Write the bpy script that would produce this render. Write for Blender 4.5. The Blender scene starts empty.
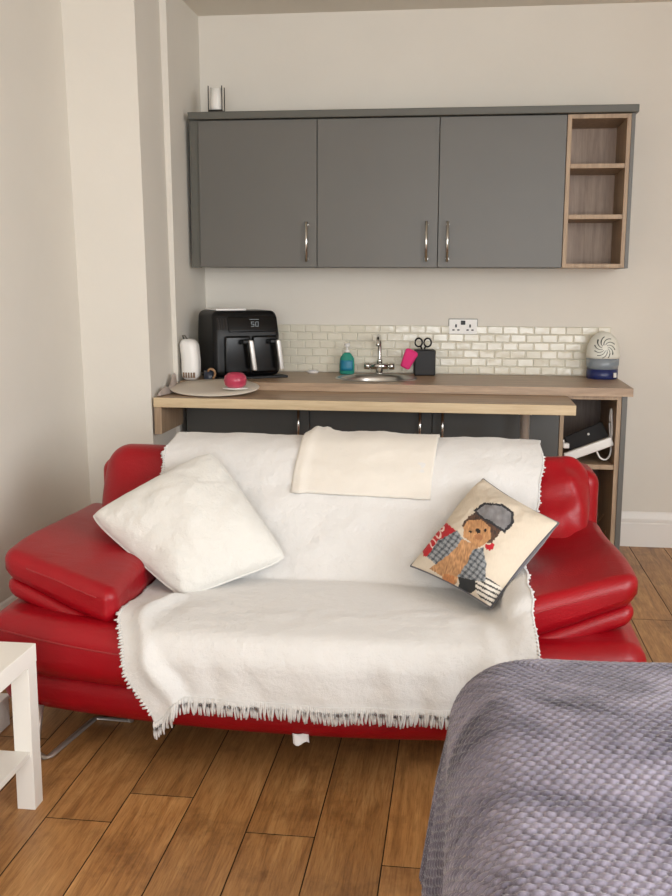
import bpy, bmesh, math, random
import numpy as np
from mathutils import Vector, Matrix, noise
from mathutils.bvhtree import BVHTree
random.seed(7)
PI = math.pi
SC = bpy.context.scene
COL = SC.collection

# ------------------------------------------------------------------ materials
def lin(c):
    return tuple(((v/255)/12.92 if v/255 <= .04045 else ((v/255+.055)/1.055)**2.4) for v in c)

class NT:
    def __init__(s, name):
        s.m = bpy.data.materials.new(name); s.m.use_nodes = True
        s.t = s.m.node_tree; s.n = s.t.nodes; s.l = s.t.links
        s.b = s.n['Principled BSDF']
    def add(s, typ, ins=None, **kw):
        n = s.n.new(typ)
        for k, v in kw.items(): setattr(n, k, v)
        for k, v in (ins or {}).items(): s.put(n, k, v)
        return n
    def put(s, n, k, v):
        sock = n.inputs[k]
        if isinstance(v, tuple) and len(v) == 2 and hasattr(v[0], 'outputs'):
            s.l.new(v[0].outputs[v[1]], sock)
        elif hasattr(v, 'outputs'):
            s.l.new(v.outputs[0], sock)
        else:
            sock.default_value = v
    def set(s, **kw):
        for k, v in kw.items(): s.put(s.b, k.replace('_', ' '), v)
    def coord(s, scale=(1, 1, 1), kind='Object', rot=(0, 0, 0)):
        tc = s.add('ShaderNodeTexCoord')
        return s.add('ShaderNodeMapping', {'Vector': (tc, kind), 'Scale': scale, 'Rotation': rot})
    def noise(s, vec, scale, detail=3, rough=.55, dist=0):
        return s.add('ShaderNodeTexNoise', {'Vector': vec, 'Scale': scale, 'Detail': detail, 'Roughness': rough, 'Distortion': dist})
    def ramp(s, fac, stops):
        r = s.add('ShaderNodeValToRGB', {'Fac': fac})
        e = r.color_ramp.elements
        while len(e) < len(stops): e.new(.5)
        for q, (p, c) in zip(e, stops):
            q.position = p; q.color = (*c, 1) if len(c) == 3 else c
        return r
    def bump(s, h, strength=.3, dist=.01):
        b = s.add('ShaderNodeBump', {'Height': h, 'Strength': strength, 'Distance': dist})
        s.put(s.b, 'Normal', b); return b

def simple(name, rgb, rough=.5, metal=0, vary=.0, nscale=8, bump=0, bscale=60, bdist=.004, **kw):
    t = NT(name); c = lin(rgb)
    t.set(Base_Color=(*c, 1), Roughness=rough, Metallic=metal)
    if vary:
        v = t.coord()
        n = t.noise(v, nscale, 4)
        lo = tuple(x*(1-vary) for x in c); hi = tuple(min(1, x*(1+vary)) for x in c)
        t.set(Base_Color=(t.ramp(n, [(.3, lo), (.7, hi)]), 0))
    if bump:
        v = t.coord()
        t.bump(t.noise(v, bscale, 4), bump, bdist)
    for k, x in kw.items(): t.put(t.b, k.replace('_', ' '), x)
    return t.m

M = {}
M['wall'] = simple('wall_paint', (219, 214, 204), .75, vary=.025, nscale=1.7, bump=.25, bscale=14, bdist=.006)
M['ceiling'] = simple('ceiling_paint', (222, 216, 204), .8, vary=.02, nscale=2)
M['skirting'] = simple('skirting_gloss', (232, 229, 224), .35)
M['grey'] = simple('grey_cabinet_laminate', (94, 92, 87), .42, vary=.03, nscale=3)
M['shaded_grey'] = simple('shaded_grey_laminate', (74, 74, 71), .42, vary=.03, nscale=3)  # cabinet grey darkened for base doors: shade below the bar put into the colour
M['grey_dark'] = simple('grey_edge', (86, 85, 78), .45)
M['carcass'] = simple('shadow_gap', (40, 38, 36), .6)
M['chrome'] = simple('chrome', (215, 214, 210), .2, 1)
M['steel'] = simple('brushed_steel', (190, 188, 184), .28, 1)
M['white_plastic'] = simple('white_plastic', (232, 230, 226), .35)
M['white_lacquer'] = simple('white_lacquer', (224, 221, 214), .4)
M['black'] = simple('black_plastic', (15, 15, 16), .38, Specular_IOR_Level=.3)
M['black_gloss'] = simple('black_gloss', (10, 10, 11), .22, Specular_IOR_Level=.3)
M['black_matte'] = simple('black_matte', (24, 24, 26), .6)
M['dark_metal'] = simple('dark_metal', (45, 42, 40), .35, .6)
M['pink'] = simple('pink_cloth', (222, 50, 120), .8, bump=.3, bscale=200)
M['pinkwax'] = simple('pink_glass', (178, 58, 84), .3, vary=.12, nscale=30)
M['soap'] = simple('teal_soap', (60, 168, 150), .12, Transmission_Weight=.35, IOR=1.4)
M['soaplabel'] = simple('blue_label', (30, 120, 150), .4)
M['clear'] = simple('clear_plastic', (225, 235, 232), .15, Transmission_Weight=.6)
M['navy'] = simple('navy_plastic', (28, 40, 92), .35)
M['tank'] = simple('grey_tank', (150, 160, 168), .15, Transmission_Weight=.25)
M['dome'] = simple('white_dome', (226, 226, 216), .4)
M['slot'] = simple('dark_slot', (70, 78, 70), .6)
M['mat'] = simple('placemat_weave', (204, 195, 182), .8, bump=.5, bscale=140, bdist=.003)
M['bag'] = simple('thin_plastic_bag', (205, 190, 180), .3, Transmission_Weight=.35, Alpha=.9)
M['mug'] = simple('dark_blue_ceramic', (32, 40, 56), .3)
M['tan'] = simple('tan_handle', (150, 116, 84), .5)
M['brown'] = simple('brown_vent', (120, 96, 76), .6)
M['candle'] = simple('frosted_glass', (238, 236, 230), .5)
M['tile'] = simple('cream_gloss_tile', (216, 211, 194), .12, vary=.03, nscale=9, bump=.35, bscale=30, bdist=.006)
M['grout'] = simple('grout', (206, 202, 190), .8)
M['wire'] = simple('tan_wire', (150, 112, 70), .6)
M['lens'] = simple('window_glass', (255, 255, 255), .0, Transmission_Weight=1.0, IOR=1.0)
M['sock_grey'] = simple('plate_edge', (120, 118, 112), .3, .7)
M['display'] = simple('display_digits', (150, 160, 165), .4)
M['stitch'] = simple('stitching', (150, 40, 42), .6)

def wood(name, c1, c2, c3, axis='X', rough=.5, sc=1.0):
    t = NT(name)
    s = {'X': (1.2, 16, 16), 'Z': (16, 16, 1.2), 'Y': (16, 1.2, 16)}[axis]
    v = t.coord(tuple(a*sc for a in s))
    n1 = t.noise(v, 2.2, 6, .62, .4)
    v2 = t.coord(tuple(a*sc*3.3 for a in s))
    n2 = t.noise(v2, 3.0, 4, .7)
    mx = t.add('ShaderNodeMath', {0: n1, 1: .7}, operation='MULTIPLY')
    m2 = t.add('ShaderNodeMath', {0: n2, 1: .3, 2: mx}, operation='MULTIPLY_ADD')
    r = t.ramp(m2, [(.32, lin(c1)), (.5, lin(c2)), (.68, lin(c3))])
    t.set(Base_Color=(r, 0), Roughness=rough)
    t.bump(n2, .08, .002)
    return t.m
M['worktop'] = wood('oak_laminate_worktop', (136, 112, 88), (164, 138, 112), (186, 160, 132), 'X', .38)
M['worktop_lit_edge'] = wood('oak_laminate_lit_edge', (186, 162, 126), (204, 182, 146), (216, 196, 160), 'X', .45)  # lighter oak for side faces: window light on the edge painted in
M['oak_v'] = wood('oak_laminate_panel', (140, 116, 94), (164, 140, 114), (182, 158, 130), 'Z', .5)
M['oak_shaded'] = wood('oak_laminate_shaded_back', (88, 74, 66), (108, 92, 82), (124, 108, 96), 'Z', .6)  # base unit back: shadow of the bar overhang painted into the oak tone
M['oak_back'] = wood('oak_laminate_back', (134, 112, 98), (160, 138, 120), (178, 156, 136), 'Z', .5)

# floor boards
def floor_mat():
    t = NT('oak_floor_boards')
    at = t.add('ShaderNodeAttribute', attribute_name='plank')
    tc = t.add('ShaderNodeTexCoord')
    off = t.add('ShaderNodeVectorMath', {0: (at, 'Color'), 1: (37., 19., 7.)}, operation='MULTIPLY')
    ad = t.add('ShaderNodeVectorMath', {0: (tc, 'Object'), 1: off}, operation='ADD')
    mp = t.add('ShaderNodeMapping', {'Vector': ad, 'Scale': (14, 1.3, 1)})
    n1 = t.noise(mp, 2.0, 7, .62, .8)
    mp2 = t.add('ShaderNodeMapping', {'Vector': ad, 'Scale': (85, 5, 1)})
    n2 = t.noise(mp2, 2.5, 4, .7)
    r = t.ramp(n1, [(.25, lin((132, 92, 50))), (.48, lin((176, 128, 76))), (.72, lin((200, 154, 98)))])
    g = t.ramp(n2, [(.32, (.60, .56, .52)), (.56, (1, 1, 1))])
    mu = t.add('ShaderNodeMix', {'Factor': .8}, data_type='RGBA', blend_type='MULTIPLY')
    t.l.new(r.outputs[0], mu.inputs['A']); t.l.new(g.outputs[0], mu.inputs['B'])
    # per board tone
    sep = t.add('ShaderNodeSeparateColor', {'Color': (at, 'Color')})
    tone = t.add('ShaderNodeMapRange', {'Value': (sep, 'Green'), 'To Min': .80, 'To Max': 1.12})
    m2 = t.add('ShaderNodeVectorMath', {0: (mu, 2), 1: tone}, operation='MULTIPLY')
    # dark knots and stains
    mp3 = t.add('ShaderNodeMapping', {'Vector': ad, 'Scale': (5.0, 3.2, 1)})
    vo = t.add('ShaderNodeTexVoronoi', {'Vector': mp3, 'Scale': 1.0})
    kn = t.ramp((vo, 'Distance'), [(.02, (.22, .15, .1)), (.075, (1, 1, 1))])
    m3 = t.add('ShaderNodeMix', {'Factor': .85}, data_type='RGBA', blend_type='MULTIPLY')
    t.l.new(m2.outputs[0], m3.inputs['A']); t.l.new(kn.outputs[0], m3.inputs['B'])
    mp4 = t.add('ShaderNodeMapping', {'Vector': ad, 'Scale': (3, 3, 1)})
    n4 = t.noise(mp4, 1.6, 5, .65)
    st = t.ramp(n4, [(.34, (.55, .50, .46)), (.47, (1, 1, 1))])
    m4 = t.add('ShaderNodeMix', {'Factor': .7}, data_type='RGBA', blend_type='MULTIPLY')
    t.l.new(m3.outputs['Result'] if 'Result' in m3.outputs else m3.outputs[2], m4.inputs['A']); t.l.new(st.outputs[0], m4.inputs['B'])
    t.l.new(m4.outputs[2], t.b.inputs['Base Color'])
    rr = t.ramp(n2, [(.3, (.5,)*3), (.7, (.36,)*3)])
    t.set(Roughness=(rr, 0))
    t.bump(n2, .15, .002)
    return t.m
M['floor'] = floor_mat()

def leather():
    t = NT('red_leather')
    v = t.coord()
    n = t.noise(v, 2.5, 4)
    t.set(Base_Color=(t.ramp(n, [(.3, lin((130, 2, 14))), (.7, lin((152, 4, 20)))]), 0), Roughness=.40)
    t.put(t.b, 'Specular IOR Level', .32)
    vo = t.add('ShaderNodeTexVoronoi', {'Vector': v, 'Scale': 190.})
    w = t.noise(t.coord((3, 5, 7)), 2.2, 4, .5, .8)
    mx = t.add('ShaderNodeMath', {0: (vo, 'Distance'), 1: .12}, operation='MULTIPLY')
    m2 = t.add('ShaderNodeMath', {0: w, 1: .9, 2: mx}, operation='MULTIPLY_ADD')
    t.bump(m2, .28, .012)
    t.put(t.b, 'Coat Weight', .04); t.put(t.b, 'Coat Roughness', .25)
    return t.m
M['leather'] = leather()

def cloth(name, rgb, weave=420, wr=.6, rough=.9, sheen=.3):
    t = NT(name); c = lin(rgb)
    v = t.coord()
    n = t.noise(v, 7, 4)
    t.set(Base_Color=(t.ramp(n, [(.3, tuple(x*.965 for x in c)), (.7, c)]), 0), Roughness=rough)
    n1 = t.noise(v, weave, 2); n2 = t.noise(v, 34, 4, .6)
    m = t.add('ShaderNodeMath', {0: n1, 1: .25, 2: n2}, operation='MULTIPLY_ADD')
    t.bump(m, wr, .009)
    t.put(t.b, 'Sheen Weight', sheen)
    return t.m
M['throw'] = cloth('white_cotton_throw', (207, 205, 202))
M['cream'] = cloth('cream_fleece', (210, 204, 194), 400, .3)
M['cushion'] = cloth('white_chenille', (207, 205, 199), 260, .55)
M['velvet'] = cloth('dark_grey_velvet', (72, 70, 76), 500, .3, .8, .5)
M['tag'] = simple('white_tag', (235, 235, 235), .7)

def plush():
    t = NT('grey_lilac_plush')
    v = t.coord()
    n = t.noise(v, 3.2, 5, .6, .9)
    n2 = t.noise(v, 60, 3, .6)
    mm = t.add('ShaderNodeMath', {0: n2, 1: .16, 2: n}, operation='MULTIPLY_ADD')
    t.set(Base_Color=(t.ramp(mm, [(.43, lin((60, 56, 70))), (.54, lin((100, 95, 111))), (.70, lin((136, 130, 146)))]), 0), Roughness=.85)
    t.put(t.b, 'Sheen Weight', .5); t.put(t.b, 'Sheen Roughness', .4)
    t.bump(t.noise(v, 500, 2), .4, .003)
    return t.m
M['plush'] = plush()

def printed():
    t = NT('printed_linen')
    a = t.add('ShaderNodeAttribute', attribute_name='print')
    t.set(Base_Color=(a, 'Color'), Roughness=.9)
    t.bump(t.noise(t.coord(), 420, 2), .3, .003)
    return t.m
M['print'] = printed()

# ------------------------------------------------------------------ objects
def tag(o, label=None, cat=None, group=None, kind=None):
    if label: o['label'] = label
    if cat: o['category'] = cat
    if group: o['group'] = group
    if kind: o['kind'] = kind
    return o

def wpos(o):
    p = Vector((0, 0, 0))
    while o is not None:
        p += Vector(o.location); o = o.parent
    return p

def thing(name, loc, label, cat, rz=0, group=None):
    o = bpy.data.objects.new(name, None); COL.objects.link(o)
    o.location = loc; o.rotation_euler = (0, 0, rz); o.empty_display_size = .05
    return tag(o, label, cat, group)

class MB:
    """collects shapes for ONE mesh object; several materials allowed"""
    def __init__(s): s.bm = bmesh.new(); s.mi = 0
    def _tagf(s, faces):
        for f in faces: f.material_index = s.mi
    def box(s, x0, x1, y0, y1, z0, z1, bev=0, seg=2, rot=None):
        r = bmesh.ops.create_cube(s.bm, size=1)
        vs = r['verts']
        for v in vs:
            v.co = Vector((x0+(v.co.x+.5)*(x1-x0), y0+(v.co.y+.5)*(y1-y0), z0+(v.co.z+.5)*(z1-z0)))
        fs = list({f for v in vs for f in v.link_faces})
        s._tagf(fs)
        if bev:
            es = list({e for v in vs for e in v.link_edges})
            r = bmesh.ops.bevel(s.bm, geom=es, offset=bev, segments=seg, profile=.5, affect='EDGES')
            s._tagf(r['faces'])
            vs = list({v for f in r['faces'] for v in f.verts})
            # all verts connected
            seen = set(vs); st = list(vs)
            while st:
                v = st.pop()
                for e in v.link_edges:
                    w = e.other_vert(v)
                    if w not in seen: seen.add(w); st.append(w)
            vs = list(seen)
        if rot is not None:
            c = Vector(((x0+x1)/2, (y0+y1)/2, (z0+z1)/2))
            for v in vs: v.co = rot @ (v.co-c) + c
        return vs
    def grid(s, rows, closed_u=False, closed_v=False):
        vv = [[s.bm.verts.new(p) for p in r] for r in rows]
        nu, nv = len(vv), len(vv[0]); out = []
        for i in range(nu if closed_u else nu-1):
            for j in range(nv if closed_v else nv-1):
                a, b = vv[i][j], vv[i][(j+1) % nv]; c, d = vv[(i+1) % nu][(j+1) % nv], vv[(i+1) % nu][j]
                try:
                    f = s.bm.faces.new((a, b, c, d)); f.material_index = s.mi; f.smooth = True; out.append(f)
                except ValueError: pass
        return vv
    def lathe(s, prof, c, seg=32, axis='Z', cap=True, sx=1, sy=1):
        rows = []
        for r, h in prof:
            row = []
            for k in range(seg):
                a = 2*PI*k/seg; x, y = r*math.cos(a)*sx, r*math.sin(a)*sy
                p = {'Z': (x, y, h), 'Y': (x, h, y), 'X': (h, x, y)}[axis]
                row.append(Vector(c)+Vector(p))
            rows.append(row)
        vv = s.grid(rows, closed_v=True)
        if cap:
            for row in (vv[0], vv[-1]):
                try:
                    f = s.bm.faces.new(row); f.material_index = s.mi
                except ValueError: pass
        return vv
    def tube(s, path, r, seg=10, cap=True, flat=1.0):
        P = [Vector(p) for p in path]; rows = []; up = Vector((0, 0, 1))
        for i, p in enumerate(P):
            d = (P[min(i+1, len(P)-1)]-P[max(i-1, 0)]).normalized()
            a = d.cross(up)
            if a.length < .05: a = d.cross(Vector((0, 1, 0)))
            a.normalize(); b = a.cross(d).normalized()
            ri = r[i] if isinstance(r, (list, tuple)) else r
            rows.append([p+a*ri*math.cos(2*PI*k/seg)+b*ri*flat*math.sin(2*PI*k/seg) for k in range(seg)])
        vv = s.grid(rows, closed_v=True)
        if cap:
            for row in (vv[0], vv[-1]):
                try: f = s.bm.faces.new(row); f.material_index = s.mi
                except ValueError: pass
    def rbox(s, x0, x1, y0, y1, z0, z1, r, n=6, m=10, f=None):
        """soft box: rounded edges of radius r, interior subdivided, then mapped by f"""
        c = Vector(((x0+x1)/2, (y0+y1)/2, (z0+z1)/2)); h = ((x1-x0)/2, (y1-y0)/2, (z1-z0)/2)
        rr = [min(r, q*.999) for q in h]
        ax = []
        for q, ra in zip(h, rr):
            e = [math.tan(PI/4*k/n) for k in range(n+1)]
            inner = q-ra
            k = max(1, int(m*min(1, inner/.25)))
            a = [-(inner+ra*t) for t in reversed(e)]+[-inner+2*inner*j/k for j in range(1, k)]+[inner+ra*t for t in e]
            ax.append(a)
        vd = {}
        def vert(i, j, k):
            if (i, j, k) in vd: return vd[(i, j, k)]
            p = (ax[0][i], ax[1][j], ax[2][k])
            inn = [max(-(q-ra), min(q-ra, w)) for w, q, ra in zip(p, h, rr)]
            d = Vector([(w-q)/ra for w, q, ra in zip(p, inn, rr)])
            if d.length > 1e-9: d.normalize()
            pos = Vector([q+d[a]*rr[a] for a, q in enumerate(inn)])+c
            if f: pos = Vector(f(pos))
            vd[(i, j, k)] = s.bm.verts.new(pos); return vd[(i, j, k)]
        N = [len(a) for a in ax]
        def quad(a, b, cc, d):
            fc = s.bm.faces.new((a, b, cc, d)); fc.smooth = True; fc.material_index = s.mi
        for i in range(N[0]-1):
            for j in range(N[1]-1):
                quad(vert(i, j, 0), vert(i, j+1, 0), vert(i+1, j+1, 0), vert(i+1, j, 0))
                quad(vert(i, j, N[2]-1), vert(i+1, j, N[2]-1), vert(i+1, j+1, N[2]-1), vert(i, j+1, N[2]-1))
        for i in range(N[0]-1):
            for k in range(N[2]-1):
                quad(vert(i, 0, k), vert(i+1, 0, k), vert(i+1, 0, k+1), vert(i, 0, k+1))
                quad(vert(i, N[1]-1, k), vert(i, N[1]-1, k+1), vert(i+1, N[1]-1, k+1), vert(i+1, N[1]-1, k))
        for j in range(N[1]-1):
            for k in range(N[2]-1):
                quad(vert(0, j, k), vert(0, j, k+1), vert(0, j+1, k+1), vert(0, j+1, k))
                quad(vert(N[0]-1, j, k), vert(N[0]-1, j+1, k), vert(N[0]-1, j+1, k+1), vert(N[0]-1, j, k+1))
    def build(s, name, mats, parent=None, origin=None, local=False, smooth=None, recalc=True, solid=0, soff=-1):
        if recalc: bmesh.ops.recalc_face_normals(s.bm, faces=s.bm.faces)
        o = None
        me = bpy.data.meshes.new(name)
        if local: org = Vector((0, 0, 0))
        elif parent is not None: org = wpos(parent)
        elif origin is not None: org = Vector(origin)
        else:
            xs = [v.co for v in s.bm.verts]
            mn = [min(p[i] for p in xs) for i in range(3)]; mxx = [max(p[i] for p in xs) for i in range(3)]
            org = Vector(((mn[0]+mxx[0])/2, (mn[1]+mxx[1])/2, mn[2]))
        for v in s.bm.verts: v.co -= org
        s.bm.to_mesh(me); s.bm.free()
        o = bpy.data.objects.new(name, me); COL.objects.link(o)
        if parent is not None: o.parent = parent
        else: o.location = org
        for m in (mats if isinstance(mats, (list, tuple)) else [mats]): me.materials.append(m)
        if smooth: me.shade_smooth() if hasattr(me, 'shade_smooth') else None
        if solid:
            md = o.modifiers.new('thickness', 'SOLIDIFY'); md.thickness = solid; md.offset = soff
        return o

def box_obj(name, b, mat, parent=None, bev=0, **kw):
    m = MB(); m.box(*b, bev=bev); return m.build(name, mat, parent, **kw)

def catmull(pts, n):
    P = [Vector(p) for p in pts]; P = [2*P[0]-P[1]]+P+[2*P[-1]-P[-2]]
    dense = []
    for i in range(1, len(P)-2):
        for k in range(24):
            t = k/24; a, b, c, d = P[i-1:i+3]
            dense.append(.5*((2*b)+(c-a)*t+(2*a-5*b+4*c-d)*t*t+(3*b-a-3*c+d)*t**3))
    dense.append(P[-2])
    L = [0]
    for a, b in zip(dense, dense[1:]): L.append(L[-1]+(b-a).length)
    out = []; j = 0
    for k in range(n):
        s_ = L[-1]*k/(n-1)
        while j < len(L)-2 and L[j+1] < s_: j += 1
        u = (s_-L[j])/max(1e-9, L[j+1]-L[j])
        out.append(dense[j].lerp(dense[j+1], min(1, max(0, u))))
    return out

def interp(x, tab):
    if x <= tab[0][0]: return tab[0][1]
    for (a, va), (b, vb) in zip(tab, tab[1:]):
        if x <= b:
            u = (x-a)/(b-a); u = u*u*(3-2*u); return va+(vb-va)*u
    return tab[-1][1]
def sstep(a, b, x):
    u = max(0., min(1., (x-a)/(b-a))); return u*u*(3-2*u)
def fn(p, sc): return noise.fractal(Vector(p)*sc, .9, 2.0, 4)

# ------------------------------------------------------------------ the room
XL, XR, YB, YR, ZC = -.98, 3.45, 0., -8.4, 2.761
# floor boards
def make_floor():
    bm = bmesh.new(); layer = bm.loops.layers.float_color.new('plank')
    W = .1795; g = .0005
    joints = {}
    rnd = random.Random(3)
    k0 = int((XL-.2+.147)/W)-1
    seams = []
    for k in range(k0, k0+28):
        x0 = -.147+k*W; x1 = x0+W
        if x1 < XL-.02 or x0 > XR+.02: continue
        fixed = {-2: [-2.35, -3.9], -1: [-3.03, -4.4], 0: [-2.88, -1.2], 1: [-2.0, -3.75], 2: [-3.03, -1.3], 3: [-2.2, -3.8], 4: [-3.13, -1.7]}.get(k)
        ys = sorted(set([YR, YB]+(fixed or [])))
        # fill the rest with joints about 1.5 m apart
        full = [ys[0]]
        for a, b in zip(ys, ys[1:]):
            n = max(1, round((b-a)/1.45))
            for j in range(1, n):
                full.append(a+(b-a)*j/n+rnd.uniform(-.25, .25))
            full.append(b)
        for a, b in zip(full, full[1:]):
            c = (rnd.random(), rnd.random(), rnd.random(), 1)
            X0, X1, Y0, Y1 = max(x0, XL)+g, min(x1, XR)-g, a+g, b-g
            e = .0011
            T = [bm.verts.new(v) for v in ((X0+e, Y0+e, 0), (X1-e, Y0+e, 0), (X1-e, Y1-e, 0), (X0+e, Y1-e, 0))]
            B = [bm.verts.new(v) for v in ((X0, Y0, -.004), (X1, Y0, -.004), (X1, Y1, -.004), (X0, Y1, -.004))]
            fs = [bm.faces.new(T)]
            for i in range(4):
                q = bm.faces.new((B[i], B[(i+1) % 4], T[(i+1) % 4], T[i])); q.material_index = 1; fs.append(q)
            for f in fs:
                for l in f.loops: l[layer] = c
    n0 = len(bm.faces)
    V = [bm.verts.new(v) for v in ((XL, YR, -.0045), (XR, YR, -.0045), (XR, YB, -.0045), (XL, YB, -.0045))]
    V2 = [bm.verts.new(v.co+Vector((0, 0, -.05))) for v in V]
    fs = [bm.faces.new(V), bm.faces.new(V2[::-1])]+[bm.faces.new((V2[i], V2[(i+1) % 4], V[(i+1) % 4], V[i])) for i in range(4)]
    for f in fs:
        f.material_index = 1
        for l in f.loops: l[layer] = (.5, .5, .5, 1)
    me = bpy.data.meshes.new('floor'); bm.to_mesh(me); bm.free()
    o = bpy.data.objects.new('floor', me); COL.objects.link(o)
    me.materials.append(M['floor']); me.materials.append(simple('dark_gap', (52, 36, 24), .8))
    return tag(o, 'warm oak plank floor with dark knots', 'floor', kind='structure')
make_floor()

def struct(name, b, mat, label, cat, bev=0):
    return tag(box_obj(name, b, mat, bev=bev), label, cat, kind='structure')
struct('wall_back', (XL-.12, XR+.12, 0, .12, -.05, ZC+.05), M['wall'], 'off-white back wall behind the kitchenette', 'wall')
def lean_wall(name, b, lean, label):
    m = MB(); vs = m.box(*b)
    for v in vs: v.co.x -= lean*max(0, v.co.z)
    return tag(m.build(name, M['wall']), label, 'wall', kind='structure')
lean_wall('wall_left', (XL-.12, XL, YR-.12, -.95, -.05, ZC+.05), .022, 'off-white left wall beside the red sofa')
# the boxed-out corner left of the kitchenette: projecting part and the slightly prouder part behind it
lean_wall('wall_corner', (XL-.12, -.664, -.95, -.58, -.05, ZC+.05), .017, 'off-white boxed-out wall corner left of the worktop')
lean_wall('wall_kitchen', (XL-.12, -.650, -.58, .0, -.05, ZC+.05), .010, 'off-white side wall of the kitchen alcove behind the black fryer')
VY0, VY1, VZ0, VZ1 = -6.0, -3.3, .75, 2.62
m = MB()
m.box(XR, XR+.12, YR-.12, VY0, -.05, ZC+.05); m.box(XR, XR+.12, VY1, 0, -.05, ZC+.05)
m.box(XR, XR+.12, VY0, VY1, -.05, VZ0); m.box(XR, XR+.12, VY0, VY1, VZ1, ZC+.05)
tag(m.build('wall_right', M['wall']), 'off-white wall with a window on the right of the room', 'wall', kind='structure')
w2 = thing('window_2', (XR+.06, (VY0+VY1)/2, VZ0), 'white framed window in the right wall', 'window'); w2['kind'] = 'structure'
m = MB()
for y in (VY0, (VY0+VY1)/2-.03, VY1-.06): m.box(XR+.03, XR+.09, y, y+.06, VZ0, VZ1)
m.box(XR+.03, XR+.09, VY0, VY1, VZ0, VZ0+.06); m.box(XR+.03, XR+.09, VY0, VY1, VZ1-.06, VZ1)
m.build('window_frame', M['white_lacquer'], w2)
struct('ceiling', (XL-.12, XR+.12, YR-.12, .12, ZC, ZC+.12), M['ceiling'], 'off-white flat ceiling', 'ceiling')
# rear wall with a wide window (behind the photographer)
WX0, WX1, WZ0, WZ1 = -.1, 3.2, .45, 2.55
m = MB()
m.box(XL-.12, WX0, YR-.12, YR, -.05, ZC+.05); m.box(WX1, XR+.12, YR-.12, YR, -.05, ZC+.05)
m.box(WX0, WX1, YR-.12, YR, -.05, WZ0); m.box(WX0, WX1, YR-.12, YR, WZ1, ZC+.05)
tag(m.build('wall_rear', M['wall']), 'off-white rear wall with a wide window', 'wall', kind='structure')
wf = thing('window_1', ((WX0+WX1)/2, YR-.06, WZ0), 'wide white framed window in the rear wall', 'window'); wf['kind'] = 'structure'
m = MB()
for x in (WX0, (WX0*2+WX1)/3-.03, (WX0+WX1*2)/3-.03, WX1-.06): m.box(x, x+.06, YR-.09, YR-.03, WZ0, WZ1)
m.box(WX0, WX1, YR-.09, YR-.03, WZ0, WZ0+.06); m.box(WX0, WX1, YR-.09, YR-.03, WZ1-.06, WZ1)
m.build('window_frame', M['white_lacquer'], wf)

def skirting(name, b, axis, label):
    m = MB(); x0, x1, y0, y1 = b
    prof = [(0, .0), (.018, .0), (.018, .125), (.014, .132), (.016, .14), (.016, .152), (.011, .166), (.006, .182), (0, .19)]
    rows = []
    for d, z in prof:
        if axis == 'X': rows.append([(x0, y0-d, z), (x1, y0-d, z)])
        else: rows.append([(x0+d, y0, z), (x0+d, y1, z)])
    m.grid(rows); o = m.build(name, M['skirting'])
    for p in o.data.polygons: p.use_smooth = False
    return tag(o, label, 'baseboard', kind='structure')
skirting('baseboard_back', (1.53, XR, 0, 0), 'X', 'white moulded skirting board along the back wall right of the units')
skirting('baseboard_left', (XL, XL, YR, -.95), 'Y', 'white moulded skirting board along the left wall')

# tiled splashback : one mesh with bevelled brick tiles
m = MB(); m.mi = 1
m.box(-.646, 1.500, -.007, -.0005, .913, 1.168)
m.mi = 0
TW, TH, gp = .0815, .0425, .0022
for r in range(6):
    z0 = .913+r*TH; off = (TW/2 if r % 2 else 0); x = -.646-off
    while x < 1.500:
        a, b = max(x, -.646)+gp/2, min(x+TW, 1.500)-gp/2
        if b-a > .012:
            h, dz = .0042, .0035
            zz0, zz1 = z0+gp/2, z0+TH-gp/2
            tl = random.uniform(-.0006, .0006); tl2 = random.uniform(-.0006, .0006)
            B = [m.bm.verts.new(v) for v in ((a, -.007, zz0), (b, -.007, zz0), (b, -.007, zz1), (a, -.007, zz1))]
            T = [m.bm.verts.new(v) for v in ((a+h, -.007-dz+tl, zz0+h), (b-h, -.007-dz-tl, zz0+h), (b-h, -.007-dz-tl+tl2, zz1-h), (a+h, -.007-dz+tl+tl2, zz1-h))]
            m.bm.faces.new(T)
            for i in range(4): m.bm.faces.new((B[i], B[(i+1) % 4], T[(i+1) % 4], T[i]))
        x += TW
tag(m.build('tile_splashback', [M['tile'], M['grout']]), 'cream glossy brick-tile splashback on the wall above the worktop', 'splashback', kind='structure')

# ------------------------------------------------------------------ wall cabinets
def bar_handle(parent, x, y, z0, z1, name='handle'):
    m = MB(); w = .028
    m.tube([(x, y-w, z0), (x, y-w, z1)], .0072, 12)
    for z in (z0+.014, z1-.014):
        m.tube([(x, y, z), (x, y-w, z)], .005, 10)
        m.lathe([(.0085, 0), (.0085, -.004)], (x, y, z), 12, 'Y')
    o = m.build(name, M['chrome'], parent, smooth=None); o['label'] = 'chrome bar handle'
    return o

ZB, ZT = 1.468, 2.186
def wall_cabinet(x0, x1, hx, label, filler=False):
    t = thing('wall_cabinet', ((x0+x1)/2, -.16, ZB), label, 'cabinet', group=None)
    m = MB(); m.box(x0+.001, x1-.001, -.317, -.001, ZB, ZT)
    m.build('cabinet_body', M['grey_dark'], t)
    d = box_obj('door', (x0+.0018, x1-.0018, -.34, -.319, ZB+.001, ZT-.004), M['grey'], t, bev=.0015)
    bar_handle(d, hx, -.34, 1.495, 1.69)
    if filler:
        f = box_obj('filler_panel', (-.646, x0-.001, -.328, -.30, ZB-.003, ZT), M['grey_dark'], t)
    return t
wall_cabinet(-.600, 0, -.050, 'grey wall cabinet in the left corner with chrome handle on its right', True)
wall_cabinet(0, .600, .545, 'middle grey wall cabinet above the sink with handle on its right')
wall_cabinet(.600, 1.203, .648, 'grey wall cabinet next to open wooden shelves with handle on its left')
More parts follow.
